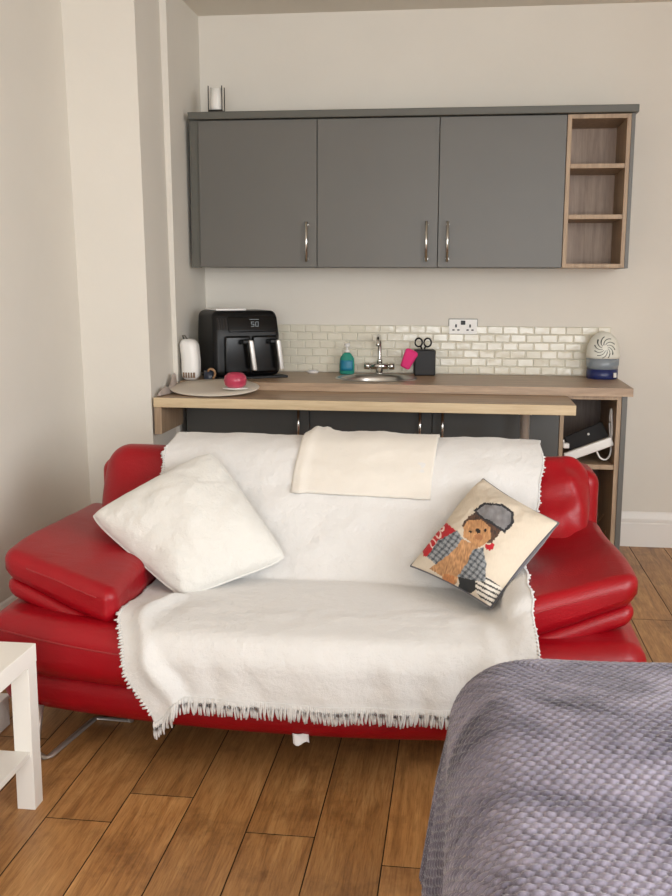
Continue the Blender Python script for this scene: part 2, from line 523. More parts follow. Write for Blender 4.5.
# open shelf unit
t = thing('open_shelf_unit', (1.35, -.16, ZB), 'narrow open oak wall shelf unit with three compartments and grey end panel', 'shelf')
m = MB()
m.box(1.204, 1.224, -.338, -.002, ZB, ZT-.002, .001); m.box(1.479, 1.498, -.338, -.002, ZB, ZT-.002, .001)
m.box(1.224, 1.479, -.338, -.002, ZB, ZB+.019, .001); m.box(1.224, 1.479, -.338, -.002, ZT-.022, ZT-.002, .001)
m.build('frame', M['oak_v'], t)
box_obj('back_panel', (1.224, 1.479, -.012, -.002, ZB+.019, ZT-.022), M['oak_back'], t)
for z in (1.699, 1.936): box_obj('shelf', (1.2245, 1.4785, -.334, -.013, z, z+.021), M['oak_v'], t, bev=.001)
pz = box_obj('end_panel', (1.499, 1.516, -.340, -.002, ZB-.002, ZT), M['grey'], t); pz['label'] = 'grey end panel'
tag(box_obj('cornice', (-.646, 1.528, -.362, -.001, ZT+.001, 2.222), M['grey_dark'], bev=.003), 'long grey cornice board along the top of the wall cabinets', 'cornice')

# lantern on the cornice
t = thing('candle_holder', (-.528, -.27, 2.2225), 'small frosted glass candle holder with dark rods on the cornice', 'candle holder')
m = MB(); m.box(-.556, -.484, -.300, -.240, 2.232, 2.242, .002)
for x in (-.5545, -.4855):
    for y in (-.297, -.243): m.box(x-.0022, x+.0022, y-.0022, y+.0022, 2.2225, 2.356)
m.build('metal_frame', M['dark_metal'], t)
m = MB(); m.lathe([(.001, 2.2425), (.029, 2.2425), (.0315, 2.25), (.0315, 2.345), (.028, 2.345), (.028, 2.335), (.001, 2.335)], (-.520, -.27, 0), 28, cap=False)
g = m.build('glass_cup', M['candle'], t, smooth=True); g['label'] = 'frosted white glass cup'

# ------------------------------------------------------------------ base units and worktops
HW = .911
def base_cabinet(x0, x1, hx, label):
    t = thing('base_cabinet', ((x0+x1)/2, -.29, 0), label, 'cabinet')
    m = MB(); m.box(x0+.001, x0+.018, -.558, -.02, .10, .870); m.box(x1-.018, x1-.001, -.558, -.02, .10, .870)
    m.box(x0+.018, x1-.018, -.558, -.02, .10, .118); m.box(x0+.018, x1-.018, -.034, -.02, .118, .870); m.box(x0+.018, x1-.018, -.558, -.540, .850, .870)
    m.build('cabinet_body', M['grey_dark'], t)
    m = MB(); m.box(x0+.001, x1-.001, -.52, -.50, 0, .10); m.build('plinth', M['grey_dark'], t)
    d = box_obj('door', (x0+.002, x1-.002, -.580, -.559, .105, .800 if hx is None else .865), M['shaded_grey'], t, bev=.0015)
    if hx is not None: bar_handle(d, hx, -.58, .60, .80)
    return t
base_cabinet(-.622, 0.0, -.052, 'grey base cabinet with shade-darkened door at the left end under the worktop')
base_cabinet(0.0, .597, .540, 'grey middle base cabinet with shade-darkened door under the sink')
base_cabinet(.597, 1.20, .648, 'grey base cabinet with shade-darkened door left of the open shelf base unit')
t = thing('open_base_unit', (1.35, -.29, 0), 'narrow open oak base unit with one shelf at the right end of the worktop', 'shelf')
m = MB()
m.box(1.201, 1.220, -.575, -.02, .0, .870, .001); m.box(1.462, 1.483, -.575, -.02, 0, .870, .001)
m.box(1.220, 1.462, -.575, -.02, .853, .870); m.box(1.220, 1.462, -.575, -.02, .06, .08)
m.build('frame', M['oak_v'], t)
box_obj('back_panel', (1.220, 1.462, -.032, -.02, .08, .853), M['oak_shaded'], t)
box_obj('shelf', (1.2205, 1.4615, -.565, -.033, .517, .540), M['oak_v'], t, bev=.001)
box_obj('plinth', (1.220, 1.462, -.54, -.52, 0, .06), M['oak_v'], t)
pz = box_obj('end_panel', (1.484, 1.508, -.580, -.02, 0, .870), M['grey'], t); pz['label'] = 'grey end panel'

SX, SY, SR = .300, -.300, .205
def worktop(name, b, label, hole=None, parent=None):
    x0, x1, y0, y1, z0, z1 = b
    m = MB()
    if hole:
        cx, cy, r = hole; N = 64
        for z, flip in ((z1, 0), (z0, 1)):
            ring = []; outer = []
            for k in range(N):
                a = 2*PI*k/N; ring.append((cx+r*math.cos(a), cy+r*math.sin(a), z))
            # square band around the hole, then plain quads left and right
            a0, a1 = cx-r-.05, cx+r+.05
            for k in range(N):
                a = 2*PI*k/N; c, s_ = math.cos(a), math.sin(a)
                hx_ = (a1-a0)/2
                ex = 1e9 if abs(c) < 1e-9 else ((hx_)/abs(c))
                ey = 1e9 if abs(s_) < 1e-9 else (((y1-cy) if s_ > 0 else (cy-y0))/abs(s_))
                d = min(ex, ey); outer.append((cx+d*c, cy+d*s_, z))
            m.grid([ring, outer], closed_v=True)
            for X0, X1 in ((x0, a0), (a1, x1)):
                V = [m.bm.verts.new(v) for v in ((X0, y0, z), (X1, y0, z), (X1, y1, z), (X0, y1, z))]
                m.bm.faces.new(V)
            # corner fillers
            for sx_ in (0, 1):
                for sy_ in (0, 1):
                    cxn = a1 if sx_ else a0; cyn = y1 if sy_ else y0
                    # two nearest outer points on either side of the corner
                    best = sorted(outer, key=lambda p: (p[0]-cxn)**2+(p[1]-cyn)**2)
                    pa = next((p for p in best if abs(p[0]-cxn) < 1e-6 and abs(p[1]-cyn) > 1e-6), None)
                    pb = next((p for p in best if abs(p[1]-cyn) < 1e-6 and abs(p[0]-cxn) > 1e-6), None)
                    if pa and pb:
                        m.bm.faces.new([m.bm.verts.new(v) for v in (pa, (cxn, cyn, z), pb)])
        m.grid([[(cx+r*math.cos(2*PI*k/N), cy+r*math.sin(2*PI*k/N), z) for k in range(N)] for z in (z0, z1)], closed_v=True)
        for f in m.bm.faces: f.smooth = False
        m.mi = 1
        for a, b_ in (((x0, y0), (x1, y0)), ((x1, y0), (x1, y1)), ((x1, y1), (x0, y1)), ((x0, y1), (x0, y0))):
            V = [m.bm.verts.new(v) for v in ((*a, z0), (*b_, z0), (*b_, z1), (*a, z1))]; m.bm.faces.new(V)
    else:
        vs = m.box(*b, bev=.002)
        for f in m.bm.faces:
            f.material_index = 1 if abs(f.normal.z) < .8 else 0
    bmesh.ops.remove_doubles(m.bm, verts=m.bm.verts, dist=1e-5)
    return m.build(name, [M['worktop'], M['worktop_lit_edge']], parent)
tag(worktop('worktop', (-.646, 1.530, -.600, -.001, .872, HW), '', hole=(SX, SY, SR-.012)), 'oak laminate worktop with a round sink, along the back wall', 'worktop')

t = thing('breakfast_bar', (.28, -.78, 0), 'long oak breakfast bar slab standing in front of the worktop on a chrome leg', 'breakfast bar')
worktop('bar_top', (-.666, 1.231, -.965, -.584, .826, .8705), '', parent=t)
m = MB(); m.box(-.666, -.632, -.955, -.60, .700, .826, .001); m.build('support_panel', M['oak_v'], t)
m = MB(); m.lathe([(.034, 0), (.034, .008), (.021, .012), (.021, .812), (.034, .814), (.034, .826)], (1.020, -.86, 0), 32)
lg = m.build('leg', simple('satin_chrome', (225, 224, 220), .3, .7), t); lg['label'] = 'chrome leg'

# ------------------------------------------------------------------ sink, tap and things on the worktop
t = thing('sink', (SX, SY, HW), 'round stainless steel sink bowl let into the worktop', 'sink')
m = MB()
prof = [(SR+.004, HW+.0005), (SR+.002, HW+.004), (SR-.008, HW+.005), (SR-.018, HW+.001), (SR-.026, HW-.02), (SR-.032, HW-.10), (SR-.06, HW-.135), (.04, HW-.14), (.001, HW-.14)]
m.lathe(prof, (SX, SY, 0), 64, cap=False); m.build('bowl', M['steel'], t, smooth=True)
m = MB(); m.lathe([(.001, 0), (.032, 0), (.032, .004), (.02, .003), (.001, .003)], (SX, SY, HW-.14), 28, cap=False); m.build('drain', M['dark_metal'], t)

t = thing('mixer_tap', (.290, -.056, HW), 'chrome mixer tap with cross-bar body and swan-neck spout behind the sink', 'tap')
TX, TY = .296, -.056
m = MB(); m.lathe([(.028, HW), (.028, HW+.006), (.019, HW+.01), (.019, HW+.03), (.014, HW+.035)], (TX, TY, 0), 24)
m.tube([(TX-.045, TY, HW+.042), (TX+.045, TY, HW+.042)], .017, 18); m.build('body', M['chrome'], t, smooth=True)
for s_ in (-1, 1):
    m = MB(); m.tube([(TX+s_*.047, TY, HW+.042), (TX+s_*.052, TY, HW+.042), (TX+s_*.055, TY, HW+.042), (TX+s_*.08, TY, HW+.042)], [.012, .012, .0185, .0175], 18)
    m.build('handle', M['chrome'], t, smooth=True)
m = MB(); m.lathe([(.015, HW+.055), (.015, HW+.075), (.011, HW+.082)], (TX, TY, 0), 20)
pts = catmull([(TX, TY, HW+.07), (TX, TY, HW+.14), (TX, TY-.012, HW+.18), (TX, TY-.055, HW+.205), (TX, TY-.10, HW+.19), (TX, TY-.115, HW+.155)], 26)
m.tube(pts, .0105, 14); m.build('spout', M['chrome'], t, smooth=True)

t = thing('soap_bottle', (.126, -.095, HW), 'teal hand-soap bottle with a white pump standing left of the sink', 'bottle')
m = MB(); m.lathe([(.001, 0), (.036, .0), (.040, .006), (.041, .05), (.038, .085), (.022, .108), (.014, .115)], (.126, -.095, HW), 32, sy=.62); m.build('bottle_body', M['soap'], t, smooth=True)
m = MB(); rows = []
for k in range(13):
    a = -PI/2-.9+1.8*k/12; rows.append([(.126+.0425*math.cos(a), -.095+.62*.0428*math.sin(a)-.0004, HW+z) for z in (.02, .035, .05, .065, .075)])
m.grid(rows); lb = m.build('label_patch', M['soaplabel'], t, recalc=True, solid=.0006, soff=0); lb['label'] = 'blue label'
m = MB(); m.lathe([(.014, .1155), (.014, .127), (.006, .128), (.006, .143), (.015, .144), (.016, .160), (.010, .164), (.001, .164)], (.126, -.095, HW), 20)
m.box(.119, .133, -.128, -.094, HW+.150, HW+.160, .002); m.build('pump', M['white_plastic'], t)

t = thing('sponge_dish', (-.062, -.075, HW), 'small white oval sponge dish against the splashback between fryer and soap', 'dish')
m = MB(); m.lathe([(.001, 0), (.026, 0), (.036, .012), (.034, .012), (.024, .004), (.001, .004)], (-.062, -.075, HW), 28, cap=False, sy=.7); m.build('dish', M['white_plastic'], t, smooth=True)
m = MB(); m.rbox(-.082, -.042, -.088, -.062, HW+.005, HW+.018, .005); m.build('sponge', M['throw'], t)

# utensil block + scissors + pink cloth
t = thing('knife_block', (.535, -.085, HW), 'black slotted knife block holder right of the sink', 'knife block')
R8 = Matrix.Rotation(.12, 3, 'Z')
m = MB(); m.rbox(.481, .592, -.13, -.045, HW, HW+.135, .008, 4, 3, f=lambda p: (R8 @ (p-Vector((.536, -.088, 0))))+Vector((.536, -.088, 0))); m.build('block_body', M['black_matte'], t)
m = MB()
for x in (.500, .523, .546, .569): m.box(x, x+.008, -.112, -.062, HW+.1352, HW+.137)
m.build('slot', M['black_gloss'], t)
t = thing('scissors', (.535, -.088, HW+.137), 'black-handled scissors with two loops standing in the knife block', 'scissors')
for s_ in (-1, 1):
    m = MB(); cx = .528+s_*.0235
    m.tube([(cx+.019*math.cos(a), -.09, HW+.172+.022*math.sin(a)) for a in [2*PI*k/20 for k in range(21)]], .0045, 8, cap=False)
    m.tube([(cx-s_*.010, -.09, HW+.153), (.528+s_*.006, -.09, HW+.1372)], .0045, 8)
    m.build('handle_loop', M['black'], t)
m = MB()
def clothf(u, v):
    x = .425+.105*u+.028*(1-v)+.0; z = HW+.030+.125*v+.030*u
    return (x-.0, -.135-.020*math.sin(u*5+v*2)-.012*v, z)
m = MB(); m.rbox(-.031, .031, -.016, .016, -.052, .052, .015, 4, 5, f=lambda p: Vector((.456, -.150, HW+.088))+Matrix.Rotation(.42, 3, 'Y') @ Vector((p.x*(1+.15*math.sin(p.z*50)), p.y+.004*math.sin(p.x*90+p.z*60), p.z)))
tag(m.build('cleaning_cloth', M['pink']), 'bright pink cleaning cloth leaning on the left side of the knife block', 'cloth')

# double socket
t = thing('wall_socket', (.734, -.001, 1.126), 'white double wall socket with dark switches above the splashback', 'socket')
box_obj('edge_plate', (.657, .811, -.0075, -.0005, 1.122, 1.206), M['sock_grey'], t, bev=.002)
box_obj('face_plate', (.661, .807, -.0115, -.0077, 1.126, 1.202), M['white_plastic'], t, bev=.0015)
for cx in (.697, .771):
    m = MB(); m.box(cx-.0045, cx+.0045, -.0125, -.0117, 1.160, 1.176)
    for s_ in (-1, 1): m.box(cx+s_*.013-.006, cx+s_*.013+.006, -.0125, -.0117, 1.143, 1.150)
    m.build('pin_holes', M['black'], t)
m = MB()
m.box(.722, .746, -.0150, -.0117, 1.174, 1.196, .002)
sw = m.build('switch', M['black'], t); sw['label'] = 'dark rocker switch'

# dome moisture absorber
t = thing('dehumidifier', (1.449, -.115, HW), 'small domed dehumidifier with navy base at the right end of the worktop', 'dehumidifier')
DC = (1.449, -.115, HW)
m = MB(); m.lathe([(.001, 0), (.074, 0), (.078, .004), (.079, .05), (.001, .05)], DC, 40, cap=False); m.build('base', M['navy'], t, smooth=False)
m = MB(); m.lathe([(.001, .0505), (.0785, .0505), (.082, .07), (.083, .105), (.001, .105)], DC, 40, cap=False); m.build('tank', M['tank'], t)
m = MB(); DR, DZ = .084, .128
prof = [(.001, .1055), (.083, .1055), (.084, .118)]+[(DR*math.cos(a), .128+.113*math.sin(a)) for a in [PI/2*k/14 for k in range(14)]]+[(.001, .241)]
m.lathe(prof, DC, 48, cap=False); dm = m.build('dome', M['dome'], t, smooth=True)
def dome_pt(d):
    d = d.normalized(); k = 1/math.sqrt((d.x/DR)**2+(d.y/DR)**2+(d.z/.113)**2)
    return Vector(DC)+Vector((0, 0, .128))+d*(k+.0006)
ax = Vector((-.02, -1., .42)).normalized(); e1 = ax.cross(Vector((0, 0, 1))).normalized(); e2 = e1.cross(ax)
for k in range(11):
    m = MB(); path = []
    for q in range(8):
        r_ = .16+.56*q/7; a = 2*PI*k/11+.95*q/7
        path.append(dome_pt(ax+e1*r_*math.cos(a)+e2*r_*math.sin(a)))
    m.tube(path, [.0022+.0020*q/7 for q in range(8)], 6, flat=.5)
    m.build('vent_slot', M['slot'], dm)
m = MB(); m.box(1.495, 1.512, -.191, -.1865, HW+.012, HW+.036, .001, rot=Matrix.Rotation(.6, 3, 'Z')); lb = m.build('label_patch', M['white_plastic'], t); lb['label'] = 'small white label'

# air fryer ------------------------------------------------------------
FR = math.radians(33)
c_, s_ = math.cos(FR), math.sin(FR)
FW, FD, FH = .355, .285, .328
FLx, FLy = -.484, -.535     # near-left bottom corner
fc = Vector((FLx+FW/2*c_-FD/2*s_, FLy+FW/2*s_+FD/2*c_, HW+.012))
t0 = thing('serving_board', (fc.x, fc.y, HW), 'flat dark board under the black air fryer', 'board', FR)
m = MB(); m.box(-FW/2+.02, FW/2+.035, -FD/2-.012, FD/2-.02, 0, .0115, .003); m.build('board', M['black_matte'], t0, local=True)
t = thing('air_fryer', fc, 'large black two-drawer air fryer with silver handles on the left of the worktop', 'air fryer', FR)
def fry(p):
    # top narrows backwards, front panel leans back a little above the drawers
    z = p.z; k = sstep(.20, FH, z)
    return (p.x*(1-.03*k), p.y+(.028*k if p.y < 0 else 0), z)
m = MB(); m.rbox(-FW/2, FW/2, -FD/2, FD/2, .0, FH, .032, 6, 12, f=fry); m.build('housing', M['black'], t, local=True)
m = MB(); m.rbox(-FW/2+.075, FW/2-.012, -FD/2-.004, -FD/2+.03, .222, .300, .008, 4, 6, f=lambda p: (p.x, p.y+.028*sstep(.20, FH, p.z), p.z)); m.build('control_panel', M['black_gloss'], t, local=True)
# digits
m = MB()
SEG = {'5': 'afgcd', '0': 'abcdef', ':': ''}
def seg7(ch, x, y, z, w, h):
    q = .0022
    for g_ in SEG[ch]:
        X0, X1, Z0, Z1 = {'a': (x, x+w, z+h-q, z+h), 'd': (x, x+w, z, z+q), 'g': (x, x+w, z+h/2-q/2, z+h/2+q/2), 'f': (x, x+q, z+h/2, z+h),
                          'b': (x+w-q, x+w, z+h/2, z+h), 'e': (x, x+q, z, z+h/2), 'c': (x+w-q, x+w, z, z+h/2)}[g_]
        m.box(X0, X1, y-.0006, y, Z0, Z1)
yy = -FD/2+.0105
seg7('5', .020, yy+.0015, .25, .016, .024); seg7('0', .043, yy+.0015, .25, .016, .024)
m.box(.012, .062, yy+.004, yy+.005, .284, .286)
o = m.build('display', M['display'], t, local=True); o['label'] = 'lit display digits'
for v in o.data.vertices: v.co.y -= .006
for k, cx in enumerate((-.058, .088)):
    m = MB(); m.rbox(cx-.068, cx+.068, -FD/2-.016, -FD/2+.02, .018, .205, .012, 5, 6); d = m.build('drawer', M['black_gloss'], t, local=True)
    hx = cx+.044
    m = MB(); m.rbox(hx-.034, hx+.016, -FD/2-.058, -FD/2-.012, .165, .188, .007, 4, 3); m.build('handle_bracket', M['black'], d, local=True)
    m = MB(); m.rbox(hx-.008, hx+.016, -FD/2-.070, -FD/2-.052, .035, .186, .006, 4, 4, f=lambda p: (p.x+.02*(.186-p.z)/.15, p.y-.004, p.z)); h_ = m.build('handle', M['white_lacquer'] if False else simple('brushed_silver', (205, 202, 198), .35, .6), d, local=True); h_['label'] = 'silver vertical handle'
m = MB()
for k in range(4): m.rbox(-FW/2+.022+k*.014, -FW/2+.030+k*.014, -FD/2-.002, -FD/2+.03, .235, .292, .003, 3, 3, f=lambda p: (p.x, p.y+.028*sstep(.20, FH, p.z), p.z))
m.build('vent', M['dark_metal'], t, local=True)
m = MB(); m.rbox(-.13, .03, -.09, .10, 0, .010, .004, 3, 4)
o = m.build('tray', M['white_plastic'], None, local=True); o.location = (fc.x-.02, fc.y+.01, HW+.012+FH); o.rotation_euler = (0, 0, FR)
o.name = 'tray'; tag(o, 'flat white plastic tray lying on top of the air fryer', 'tray')

# white appliance and mug
t = thing('fan_heater', (-.592, -.565, HW), 'white upright rounded plastic appliance with brown slots at the wall left of the air fryer', 'appliance')
def cap(p):
    k = sstep(.12, .215, p.z-HW); return (p.x-.012*k, p.y, p.z)
m = MB(); m.rbox(-.645, -.556, -.597, -.50, HW, HW+.205, .035, 8, 8, f=cap); m.build('housing', M['white_plastic'], t)
m = MB()
for k in range(5): m.box(-.630+k*.013, -.622+k*.013, -.5985, -.590, HW+.016, HW+.042)
v_ = m.build('vent', M['brown'], t); v_['label'] = 'brown vent slots'
m = MB(); m.tube([(-.630, -.56, HW+.200), (-.634, -.57, HW+.222), (-.622, -.575, HW+.222), (-.615, -.56, HW+.204)], .004, 8); m.build('loop', M['sock_grey'], t)
t = thing('mug', (-.497, -.560, HW), 'small dark blue mug with a tan handle between white appliance and air fryer', 'mug')
m = MB(); m.lathe([(.001, 0), (.026, 0), (.029, .006), (.029, .052), (.026, .052), (.025, .008), (.001, .008)], (-.503, -.562, HW), 28, cap=False); m.build('cup', M['mug'], t, smooth=True)
m = MB(); m.tube(catmull([(-.505, -.59, HW+.05), (-.490, -.602, HW+.062), (-.470, -.598, HW+.052), (-.470, -.592, HW+.03), (-.480, -.585, HW+.014)], 14), .006, 8); h_ = m.build('handle', M['tan'], t); h_['label'] = 'tan handle'

# placemat leaning from bar top onto the worktop edge, pink ball on it
MTx, MTy, MTz = -.432, -.748, .8955
tilt = math.atan2(.9125-.8725, .315)
def matp(x, y, h=0):
    return Vector((MTx+x, MTy+y*math.cos(tilt)-h*math.sin(tilt), MTz+y*math.sin(tilt)+h*math.cos(tilt)))
m = MB(); rows = []
for r_, h in ((.0, 0), (.985, 0), (1, .003), (.985, .006), (.6, .0062), (.0, .0062)):
    rr = max(r_, .002); rows.append([matp(.215*rr*math.cos(2*PI*k/56), .172*rr*math.sin(2*PI*k/56), h) for k in range(56)])
m.grid(rows, closed_v=True)
tag(m.build('placemat', M['mat']), 'round beige woven placemat on the left end of the bar', 'placemat')
t = thing('candle_jar', matp(.110, -.05, .0065), 'squat round pink candle pot standing on the beige placemat', 'candle')
cb = matp(.113, -.05, .0072)
m = MB(); m.lathe([(.001, .004), (.052, .004), (.060, .0015), (.061, .0045), (.001, .0055)], cb+Vector((0, 0, .0035)), 32, cap=False); sd = m.build('saucer', M['white_plastic'], t); sd['label'] = 'thin white saucer'
m = MB(); m.lathe([(.001, .0), (.034, .0), (.049, .012), (.054, .034), (.049, .054), (.034, .068), (.028, .068), (.028, .06), (.001, .06)], cb+Vector((0, 0, .0095)), 36, cap=False); m.build('pot', M['pinkwax'], t, smooth=True)

# crumpled bag at the wall end of the bar
m = MB(); rows = []
for i in range(22):
    row = []
    for j in range(14):
        u, v = i/21, j/13
        y = -.925+.29*u; w = .030*(.5+.8*math.sin(PI*u))
        x = -.661+w*v
        z = .8745+(.062*sstep(0, .8, u)*sstep(1.02, .9, u)+.02*math.sin(u*9))*math.sin(PI*v**.8)+.012*fn((x, y, 3), 40)*math.sin(PI*v)
        row.append((x, y, max(.8725, z)))
    rows.append(row)
m.grid(rows)
tag(m.build('plastic_bag', M['bag'], solid=.0012, soff=1), 'crumpled translucent plastic bag against the wall at the left end of the bar', 'bag')

# things in the open base unit
m = MB(); m.box(-.098, .098, -.035, .035, -.048, .048, .006)
o = m.build('router', M['black_matte'], None, local=True)
o.location = (1.349, -.44, .640); o.rotation_euler = (-.5, math.radians(-25), 0)
o.name = 'storage_box'; tag(o, 'black box leaning at an angle on the shelf of the open base unit', 'box')
m = MB(); m.lathe([(.001, 0), (.006, 0), (.006, -.003), (.001, -.003)], (.015, -.0355, .012), 14, 'Y', cap=False)
o2 = m.build('button', M['white_plastic'], o, local=True); o2['label'] = 'white round button'
t = thing('extension_lead', (1.35, -.53, .541), 'white extension lead block leaning in front of the black box in the base unit', 'extension lead')
m = MB(); A = Vector((1.240, -.53, .566)); B = Vector((1.452, -.53, .651)); d = (B-A)
Rm = Matrix.Rotation(-math.atan2(d.z, d.x), 3, 'Y')
m.rbox(-.118, .118, -.016, .016, -.022, .022, .007, 4, 6, f=lambda p: (A+B)/2+Rm @ p); m.build('socket_block', M['white_plastic'], t)
m = MB(); m.tube(catmull([(1.448, -.53, .650), (1.456, -.50, .69), (1.452, -.47, .80), (1.450, -.46, .72), (1.455, -.50, .60), (1.435, -.52, .560), (1.405, -.52, .565), (1.385, -.52, .60)], 44), .0045, 8); m.build('cable', M['white_plastic'], t)
m = MB(); m.rbox(1.222, 1.252, -.57, -.54, .615, .640, .006, 3, 3); m.tube([(1.226, -.555, .64), (1.224, -.556, .656)], .004, 8); m.build('plug', M['white_plastic'], t)
rnd = random.Random(5)
m = MB()
for k in range(26):
    p = [(1.34+rnd.uniform(-.04, .10), -.45+rnd.uniform(-.06, .06), .083+rnd.random()*.012)]
    for q in range(5): p.append((max(1.235, min(1.448, p[-1][0]+rnd.uniform(-.05, .055))), p[-1][1]+rnd.uniform(-.03, .03), p[-1][2]+rnd.uniform(.0, .045)))
    m.tube(catmull(p, 14), .0017, 5)
tag(m.build('dried_twigs', M['wire']), 'loose bundle of tan dried twigs in the bottom of the open base unit', 'twigs')

def bvh_of(objs):
    dg = None; V = []; F = []
    for o in objs:
        off = len(V); w = wpos(o)
        V += [v.co+w for v in o.data.vertices]; F += [[i+off for i in p.vertices] for p in o.data.polygons]
    return BVHTree.FromPolygons(V, F)
# ------------------------------------------------------------------ sofa
SXC = .305
def bow(p):
    x, y, z = p
    w = sstep(-2.25, -2.75, y) if True else 0
    return Vector((x, y+.13*((x-SXC)/.97)**2*w, z))
sofa = thing('sofa', (SXC, -2.25, 0), 'red leather two-seat sofa with padded arms, draped with a white throw', 'sofa')
sofa_bvh_src = []
def spart(m, name, mat=None, parent=None):
    o = m.build(name, mat or M['leather'], parent or sofa); sofa_bvh_src.append(o); return o
m = MB(); m.rbox(-.645, 1.245, -2.755, -1.80, .118, .255, .06, 7, 16, f=bow); spart(m, 'base_rail')
def bodyf(p):
    q = bow(p); n_ = fn(p, 3.0)*.006
    return Vector((q.x, q.y+n_, q.z+.012*math.sin((q.x+.2)*9)*sstep(.38, .46, q.z)*.3+n_))
m = MB(); m.rbox(-.672, 1.268, -2.805, -1.80, .236, .420, .075, 8, 22, f=bodyf); body = spart(m, 'seat_base')
def seatf(p):
    q = bow(p); cx = (q.x-SXC)/.66
    return Vector((q.x, q.y, q.z+(.012*(1-cx*cx) if q.z > .4 else 0)))
m = MB(); m.rbox(-.150, .930, -2.825, -2.16, .30, .422, .06, 8, 18, f=seatf); spart(m, 'seat_cushion')
bd = Vector((0, .32, .44)).normalized(); bn = Vector((0, -bd.z, bd.y))
def backf(p):
    # p.y thickness axis (front = -), p.z height 0..L
    c0 = Vector((0, -2.165, .345)); h = p.z
    lump = .010*math.sin(p.x*7+h*9)*math.sin(h*14) if p.y < 0 else 0
    q = c0+bd*h+bn*(-p.y+lump)
    wr = 0
    if p.y < 0 and p.x > .9: wr = (.011*math.sin((h*34)+(p.x-1)*14+2*math.sin(p.x*11))+.006*math.sin(h*55-(p.x-1)*22))*sstep(.92, 1.02, p.x)*sstep(1.2, 1.1, p.x)
    q = q+bn*wr
    return Vector((SXC+(p.x-SXC)*(.95+.05*sstep(0, .45, h)), q.y, q.z))
m = MB(); m.rbox(-.535, 1.178, -.115, .10, 0, .540, .095, 9, 26, f=backf); back = spart(m, 'backrest')
m = MB(); m.rbox(-.555, 1.210, -1.955, -1.74, .20, .765, .05, 6, 14); spart(m, 'back_shell')
def armf(side):
    def f(p):
        # local p : x outward 0..1 handled in world; inner side lower, nose rounded
        xo = (p.x-SXC)*side
        u = max(0., min(1., (xo-.58)/.36))          # 0 at the inner edge, 1 at the outer edge
        q = Vector(p)
        q.z += -.058*(1-u)*sstep(-1.9, -2.3, p.y)-.02*(1-u)
        q.z += .014*math.sin(PI*min(1, max(0, (p.y+2.62)/.7)))
        q.z += .030*u*sstep(.54, .50, p.z)*sstep(-1.9, -2.3, p.y)
        q.y += .10*u*sstep(-2.2, -2.6, p.y)-.03*(1-u)*sstep(-2.2, -2.6, p.y)
        q.x += side*.035*sstep(-2.05, -2.55, p.y)*u
        q += Vector((0, .6, 1))*fn(p, 5)*.004
        return q
    return f
for side, (a, b) in ((-1, (-.615, -.245)), (1, (.875, 1.215))):
    m = MB(); m.rbox(a, b, -2.655, -1.90, .478, .600, .042, 7, 16, f=armf(side)); ar = spart(m, 'armrest')
    m = MB(); m.rbox(a+.008, b-.008, -2.645, -1.92, .420, .482, .030, 6, 12, f=armf(side)); spart(m, 'armrest_roll')
# seams stitched along the front
def seam(x0, x1, z0, z1, yoff, par):
    m = MB(); m.tube([bow((x0+(x1-x0)*k/30, -2.806+yoff, z0+(z1-z0)*math.sin(PI/2*k/30))) for k in range(31)], .0022, 6); m.build('stitching', M['stitch'], par)
arm_objs = [o for o in sofa_bvh_src if o.name.startswith('armrest') and 'roll' not in o.name]
for ao, side in zip(arm_objs, (-1, 1)):
    tr = bvh_of([ao]); P = []
    for k in range(31):
        u = k/30; xo = .63+.27*u
        start = Vector((SXC+side*xo, -2.75, .50+.078*u))
        P.append(tr.find_nearest(start)[0]+Vector((0, -.0004, 0)))
    m = MB(); m.tube(P, .0018, 6); m.build('stitching', M['stitch'], ao)
seam(-.60, -.10, .385, .355, 0, body); seam(.80, 1.22, .355, .385, 0, body)
# metal foot: flat bar bent along the floor
for sg in (-1, 1):
    m = MB(); X = lambda x: SXC+sg*(SXC-x)*-1 if sg < 0 else 2*SXC-x
    path = [(-.50, -2.700, .0065), (-.458, -2.728, .0065), (-.450, -2.72, .0065), (-.412, -2.455, .0065), (-.404, -2.447, .0065), (-.29, -2.452, .0065)]
    P = [Vector((X(x) if sg > 0 else x, y, z)) for x, y, z in path]
    m.tube(P, .0125, 4, flat=.45)
    e = P[-1]; m.tube([e+Vector((0, 0, -.002)), e+Vector((0, 0, .13))], .010, 8)
    e = P[0]; m.tube([e+Vector((0, .0, -.002)), e+Vector((0, .05, .13))], .010, 8)
    ft = m.build('foot', simple('foot_metal_%d' % sg, (176, 168, 160), .35, .7), sofa); ft['label'] = 'pale metal foot bar'
m = MB(); rows = []
for i in range(7):
    row = []
    for j in range(7):
        u, v = i/6, j/6; row.append((.285+.045*u+.004*v, -2.742-.006*math.sin(u*5)-.01*v, .140-.026*v-.005*math.sin(u*6)*v))
    rows.append(row)
m.grid(rows); ct = m.build('care_tag', M['tag'], sofa, solid=.001, soff=0); ct['label'] = 'white care label hanging under the front edge'

sofa_trees = [bvh_of([o]) for o in sofa_bvh_src]
def push(p, trees, gap):
    p = Vector(p)
    for _ in range(3):
        for t_ in trees:
            r = t_.find_nearest(p, .12)
            if r[0] is None: continue
            d = (p-r[0]).dot(r[1])
            if d < gap: p = p+r[1]*(gap-d)
    return p

